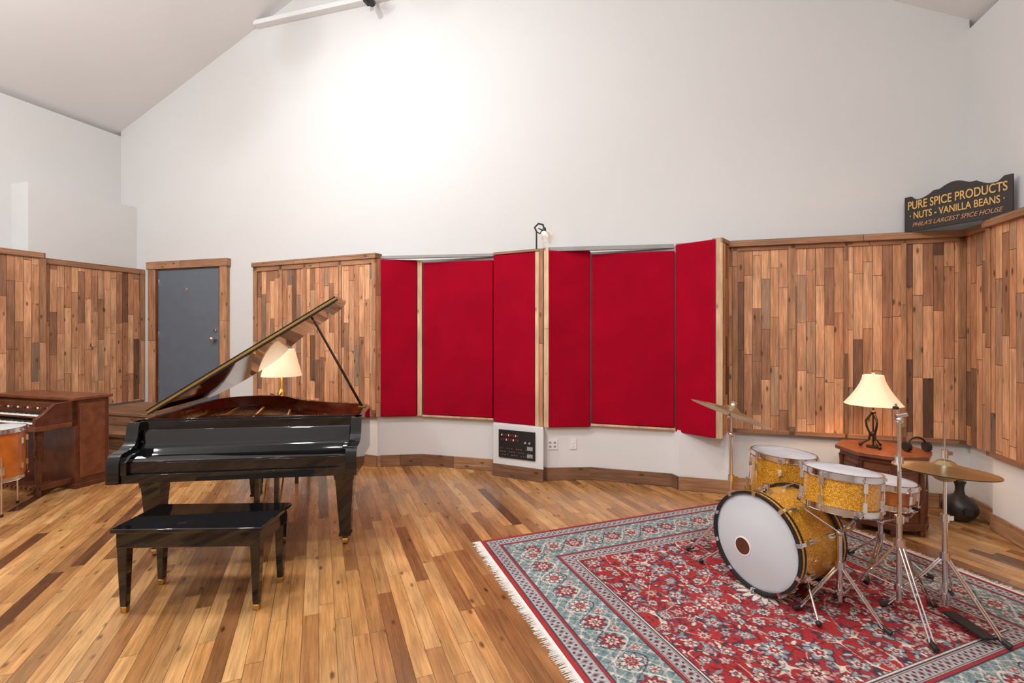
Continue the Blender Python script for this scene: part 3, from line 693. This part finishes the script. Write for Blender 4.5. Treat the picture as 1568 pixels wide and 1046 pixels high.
# cymbals
def cymbal(b,M,r,mat=M_cym):
    b.lathe([(.006,.030),(.02,.030),(.04,.022),(.055,.008),(.07,.002),(r*.6,-.010),(r*.97,-.030),(r,-.032),(r*.97,-.0325),(r*.6,-.0125),(.07,-.001),(.055,.005),(.04,.019),(.02,.027),(.006,.027)],mat,M,64)
b=Bld(); tripod(b,1.56,3.46,.86,.27,zc=.34,ph=2.9)
b.cyl((1.56,3.46,.80),(1.56,3.46,.98),.007,M_chrome); b.ball((1.56,3.46,.86),.02,M_chrome)
Mc=Matrix.Translation((1.56,3.46,1.035))@Matrix.Rotation(math.radians(22),4,'Y')@Matrix.Rotation(math.radians(-3),4,'X'); cymbal(b,Mc,.275)
b.cyl((0,0,-.05),(0,0,.06),.005,M_chrome,M=Mc); b.cyl((0,0,.032),(0,0,.045),.014,M_white2,M=Mc); b.ball((0,0,-.05),.017,M_chrome,Mc); b.cyl((-.025,0,.055),(.025,0,.055),.005,M_chrome,M=Mc); b.obj('crash_cymbal',loc=RZ)
b=Bld(); x,y=2.15,2.70; tripod(b,x,y,1.10,.27,zc=.42,ph=-1.75,r=.014,zbase=.16)
b.cyl((x,y,.86),(x,y,.90),.02,M_chrome); b.ball((x,y,1.10),.022,M_chrome); b.cyl((x,y,1.10),(x-.02,y,1.19),.006,M_chrome); b.cyl((x-.02,y,1.12),(x+.04,y,1.13),.012,M_chrome); b.cyl((x-.02,y,1.16),(x-.02,y,1.175),.014,M_blackm); b.obj('cymbal_stand',loc=RZ)
b=Bld(); x,y=2.42,2.72; tripod(b,x,y,.80,.27,zc=.34,ph=-1.35); b.cyl((x,y,.7),(x,y,1.08),.004,M_chrome)
Mh=Matrix.Translation((x,y,.845))@Matrix.Rotation(math.radians(3),4,'Y')@Matrix.Rotation(math.radians(-2),4,'X'); cymbal(b,Mh,.235); cymbal(b,Mh@Matrix.Translation((0,0,-.06))@Matrix.Rotation(math.pi,4,'X'),.235)
b.cyl((x,y,.885),(x,y,.93),.016,M_chrome); b.box(x+.0,x+.04,y-.006,y+.006,.90,.92,M_chrome); b.cyl((x,y,.76),(x,y,.79),.02,M_blackm)
b.box(x-.035,x+.035,y-.26,y-.02,.03,.04,M_blackm); b.obj('hi_hat',loc=RZ)
# far left floor tom
b=Bld(); x,y=-4.60,4.30; drum(b,Matrix.Translation((x,y,.30)),.215,.44,M_owood,lugs=8)
for a_ in (-.5,1.6,3.7):
    px,py=x+.232*math.cos(a_),y+.232*math.sin(a_); b.cyl((px,py,.012),(px,py,.52),.006,M_chrome); b.ball((px,py,.015),.014,M_blackm); b.box(px-.014,px+.014,py-.014,py+.014,.36,.43,M_chrome)
b.obj('floor_tom')
# ---------------------------------------------------------------- side tables, lamps
tx,ty=3.09,4.06
b=Bld(); MT=Matrix.Translation((tx,ty,0))@Matrix.Rotation(math.radians(22.5),4,'Z')
def octo(r): return [(r*math.cos(i*math.pi/4),r*math.sin(i*math.pi/4)) for i in range(8)]
b.prism(octo(.335),.60,.63,M_mwood,MT); b.prism(octo(.30),.56,.60,M_dwood,MT); b.prism(octo(.28),.10,.56,M_mwood,MT); b.prism(octo(.31),.05,.10,M_dwood,MT)
for i in range(8):
    a_=i*math.pi/4; b.lathe([(0,0),(.02,0),(.026,.03),(.02,.06),(.018,.12),(.024,.3),(.018,.5),(.024,.56)],M_dwood,MT@Matrix.Translation((.285*math.cos(a_),.285*math.sin(a_),0)),12)
    am=a_+math.pi/8; Q=MT@Matrix.Rotation(am,4,'Z'); ap=.28*math.cos(math.pi/8)
    b.box(ap,ap+.012,-.075,.075,.15,.51,M_dwood,Q); b.box(ap+.01,ap+.018,-.055,.055,.18,.33,M_mwood,Q); b.box(ap+.01,ap+.018,-.055,.055,.35,.48,M_mwood,Q); b.ball((ap+.022,.0,.34),.009,M_gold,Q)
b.obj('octagonal_side_table',bevel=.003)
def lamp(name,x,y,z0,zs,zt_,rb,rt_,iron=True,power=18):
    root=empty(name,(x,y,z0)); b=Bld()
    if iron:
        b.cyl((0,0,.0),(0,0,.012),.05,M_iron)
        for i in range(3):
            a_=i*2.094+.4; c_,s_=math.cos(a_),math.sin(a_)
            b.tube([(c_*.085,s_*.085,.006),(c_*.07,s_*.07,.03),(c_*.03,s_*.03,.06),(c_*.02,s_*.02,.11),(c_*.045,s_*.045,.17),(c_*.05,s_*.05,.22),(c_*.02,s_*.02,.27),(0,0,.29)],.008,M_iron,seg=8)
            b.ball((c_*.088,s_*.088,.014),.014,M_iron)
        b.cyl((0,0,0),(0,0,zs-z0+.06),.007,M_iron); b.ball((0,0,.11),.022,M_iron); b.ball((0,0,.29),.02,M_iron)
    else:
        b.lathe([(0,0),(.075,0),(.075,.015),(.03,.03),(.02,.06),(.05,.12),(.055,.17),(.03,.23),(.015,.26),(.012,zs-z0+.05),(0,zs-z0+.05)],M_gold)
    b.ball((0,0,zs-z0+.09),.03,M_bulb)
    b.obj('lamp_base',parent=root)
    b=Bld(); H=zt_-zs; pr_=[]
    for i in range(9):
        u=i/8; rr=rt_+(rb-rt_)*((1-u)**(1.5 if iron else 1.0)); pr_.append((rr,zs-z0+H*u))
    b.lathe(pr_,M_shade,None,64,scal=-.04 if iron else 0,scn=8)
    b.lathe([(p[0]-.003,p[1]) for p in pr_],M_shade,None,64,scal=-.04 if iron else 0,scn=8)
    b.lathe([(.0,H+zs-z0+.03),(.012,H+zs-z0+.02),(.004,H+zs-z0),(0,H+zs-z0)],M_gold)
    for a_ in (0,2.094,4.189): b.cyl((0,0,H+zs-z0-.003),((rt_-.003)*math.cos(a_),(rt_-.003)*math.sin(a_),H+zs-z0-.004),.002,M_iron,seg=6)
    b.obj('lamp_shade',parent=root)
    l=bpy.data.lights.new('bulb_light','POINT'); l.energy=power; l.color=(1,.72,.45); l.shadow_soft_size=.04
    lo=bpy.data.objects.new('bulb_light',l); bpy.context.collection.objects.link(lo); lo.parent=root; lo.location=(0,0,zs-z0+.14)
lamp('table_lamp',3.03,4.08,.632,.99,1.235,.21,.075,True,9)
# headphones on table
b=Bld(); hx,hy=3.27,3.93
pts=[(hx+.08*math.cos(a_),hy,.672+.075*math.sin(a_)) for a_ in np.linspace(0,math.pi,9)]
b.tube(pts,.008,M_blackm); b.cyl((hx-.095,hy,.672),(hx-.065,hy,.672),.038,M_blackm); b.cyl((hx+.065,hy,.672),(hx+.095,hy,.672),.038,M_blackm); b.obj('headphones')
# clay pot
b=Bld(); b.lathe([(0,0),(.05,0),(.08,.02),(.105,.05),(.122,.085),(.125,.11),(.115,.15),(.09,.182),(.06,.205),(.038,.222),(.031,.25),(.03,.28),(.035,.305),(.042,.32),(.045,.33),(.036,.325),(.026,.28)],M_clay,Matrix.Translation((3.80,4.13,.001)),40); b.cyl((3.76,4.02,.11),(3.745,3.985,.115),.03,M_dark); b.obj('clay_vase')
# table behind piano with lamp
b=Bld(); x,y=-2.50,5.28
b.box(x-.28,x+.28,y-.2,y+.2,.70,.73,M_mwood); b.box(x-.25,x+.25,y-.17,y+.17,.60,.70,M_dwood)
for sx in (-1,1):
    for sy in (-1,1): b.frustum(x+sx*.23,y+sy*.15,0,.60,.03,.045,M_dwood)
b.obj('side_table',bevel=.003)
lamp('table_lamp',x,y,.732,1.12,1.41,.205,.13,False,10)
# ---------------------------------------------------------------- ceiling lights and added fill
def ceilz(r): return 4.6+.4423*r if r<5.2 else 6.9-.4836*(r-5.2)
def fixture(r,n,z,tgt,power,size=.16,col=(.97,.98,1.0),spot=None):
    p=R3(r,n,z); d=(Vector(tgt)-p).normalized(); root=empty('ceiling_and_fill_light',p)
    b=Bld(); b.cyl((0,0,.14 if spot==-1 else .02),(0,0,ceilz(r)-z-.01),.012,M_white2)
    if spot==-1: b.cyl((0,0,.13),(0,0,.2),.05,M_white2,r1=.03)
    else: b.cyl(-d*.14,-d*.0,size*.62,M_white2,r1=size*.68,seg=24)
    b.obj('housing',parent=root)
    if spot==-1: l=bpy.data.lights.new('lamp','POINT'); l.shadow_soft_size=size/2
    elif spot: l=bpy.data.lights.new('lamp','SPOT'); l.spot_size=math.radians(spot); l.spot_blend=1.0; l.shadow_soft_size=size/2
    else: l=bpy.data.lights.new('lamp','AREA'); l.shape='DISK'; l.size=size
    l.energy=power; l.color=col
    o=bpy.data.objects.new('lamp',l); bpy.context.collection.objects.link(o); o.parent=root; o.location=d*.02; o.rotation_euler=d.to_track_quat('-Z','Y').to_euler()
# wall washer
fixture(4.1,2.4,5.2,(-1.2,5.9,4.0),112,.3,spot=105)
fixture(4.9,3.4,5.4,(-.3,5.0,.6),76,.35)
fixture(2.6,3.8,4.4,(-4.3,4.6,0),160,.25,spot=-1)  # omni pendant added to brighten the ceiling and walls
fixture(7.9,2.6,5.1,(1.9,3.4,0),190,.3,spot=105)
fixture(5.2,5.6,5.0,(-1.2,2.6,0),182,.3,spot=-1)  # central omni fill, an added pendant that lifts ceiling and walls
fixture(8.3,6.2,4.6,(1.8,2.6,0),70,.3)
fixture(2.2,6.6,4.4,(-4.5,5.0,2.0),70,.3)
# ambient
w=bpy.data.worlds.new('world'); bpy.context.scene.world=w; w.use_nodes=True
w.node_tree.nodes['Background'].inputs[0].default_value=(1,.97,.93,1); w.node_tree.nodes['Background'].inputs[1].default_value=.4
bpy.context.scene.view_settings.view_transform='Standard'
# ---------------------------------------------------------------- camera
cam=bpy.data.cameras.new('camera'); co_=bpy.data.objects.new('camera',cam); bpy.context.collection.objects.link(co_)
cam.lens=17.1; cam.sensor_width=36; cam.shift_y=-.0096; cam.clip_start=.05
co_.location=(0,0,1.6); co_.rotation_euler=(math.radians(90),0,0)
bpy.context.scene.camera=co_
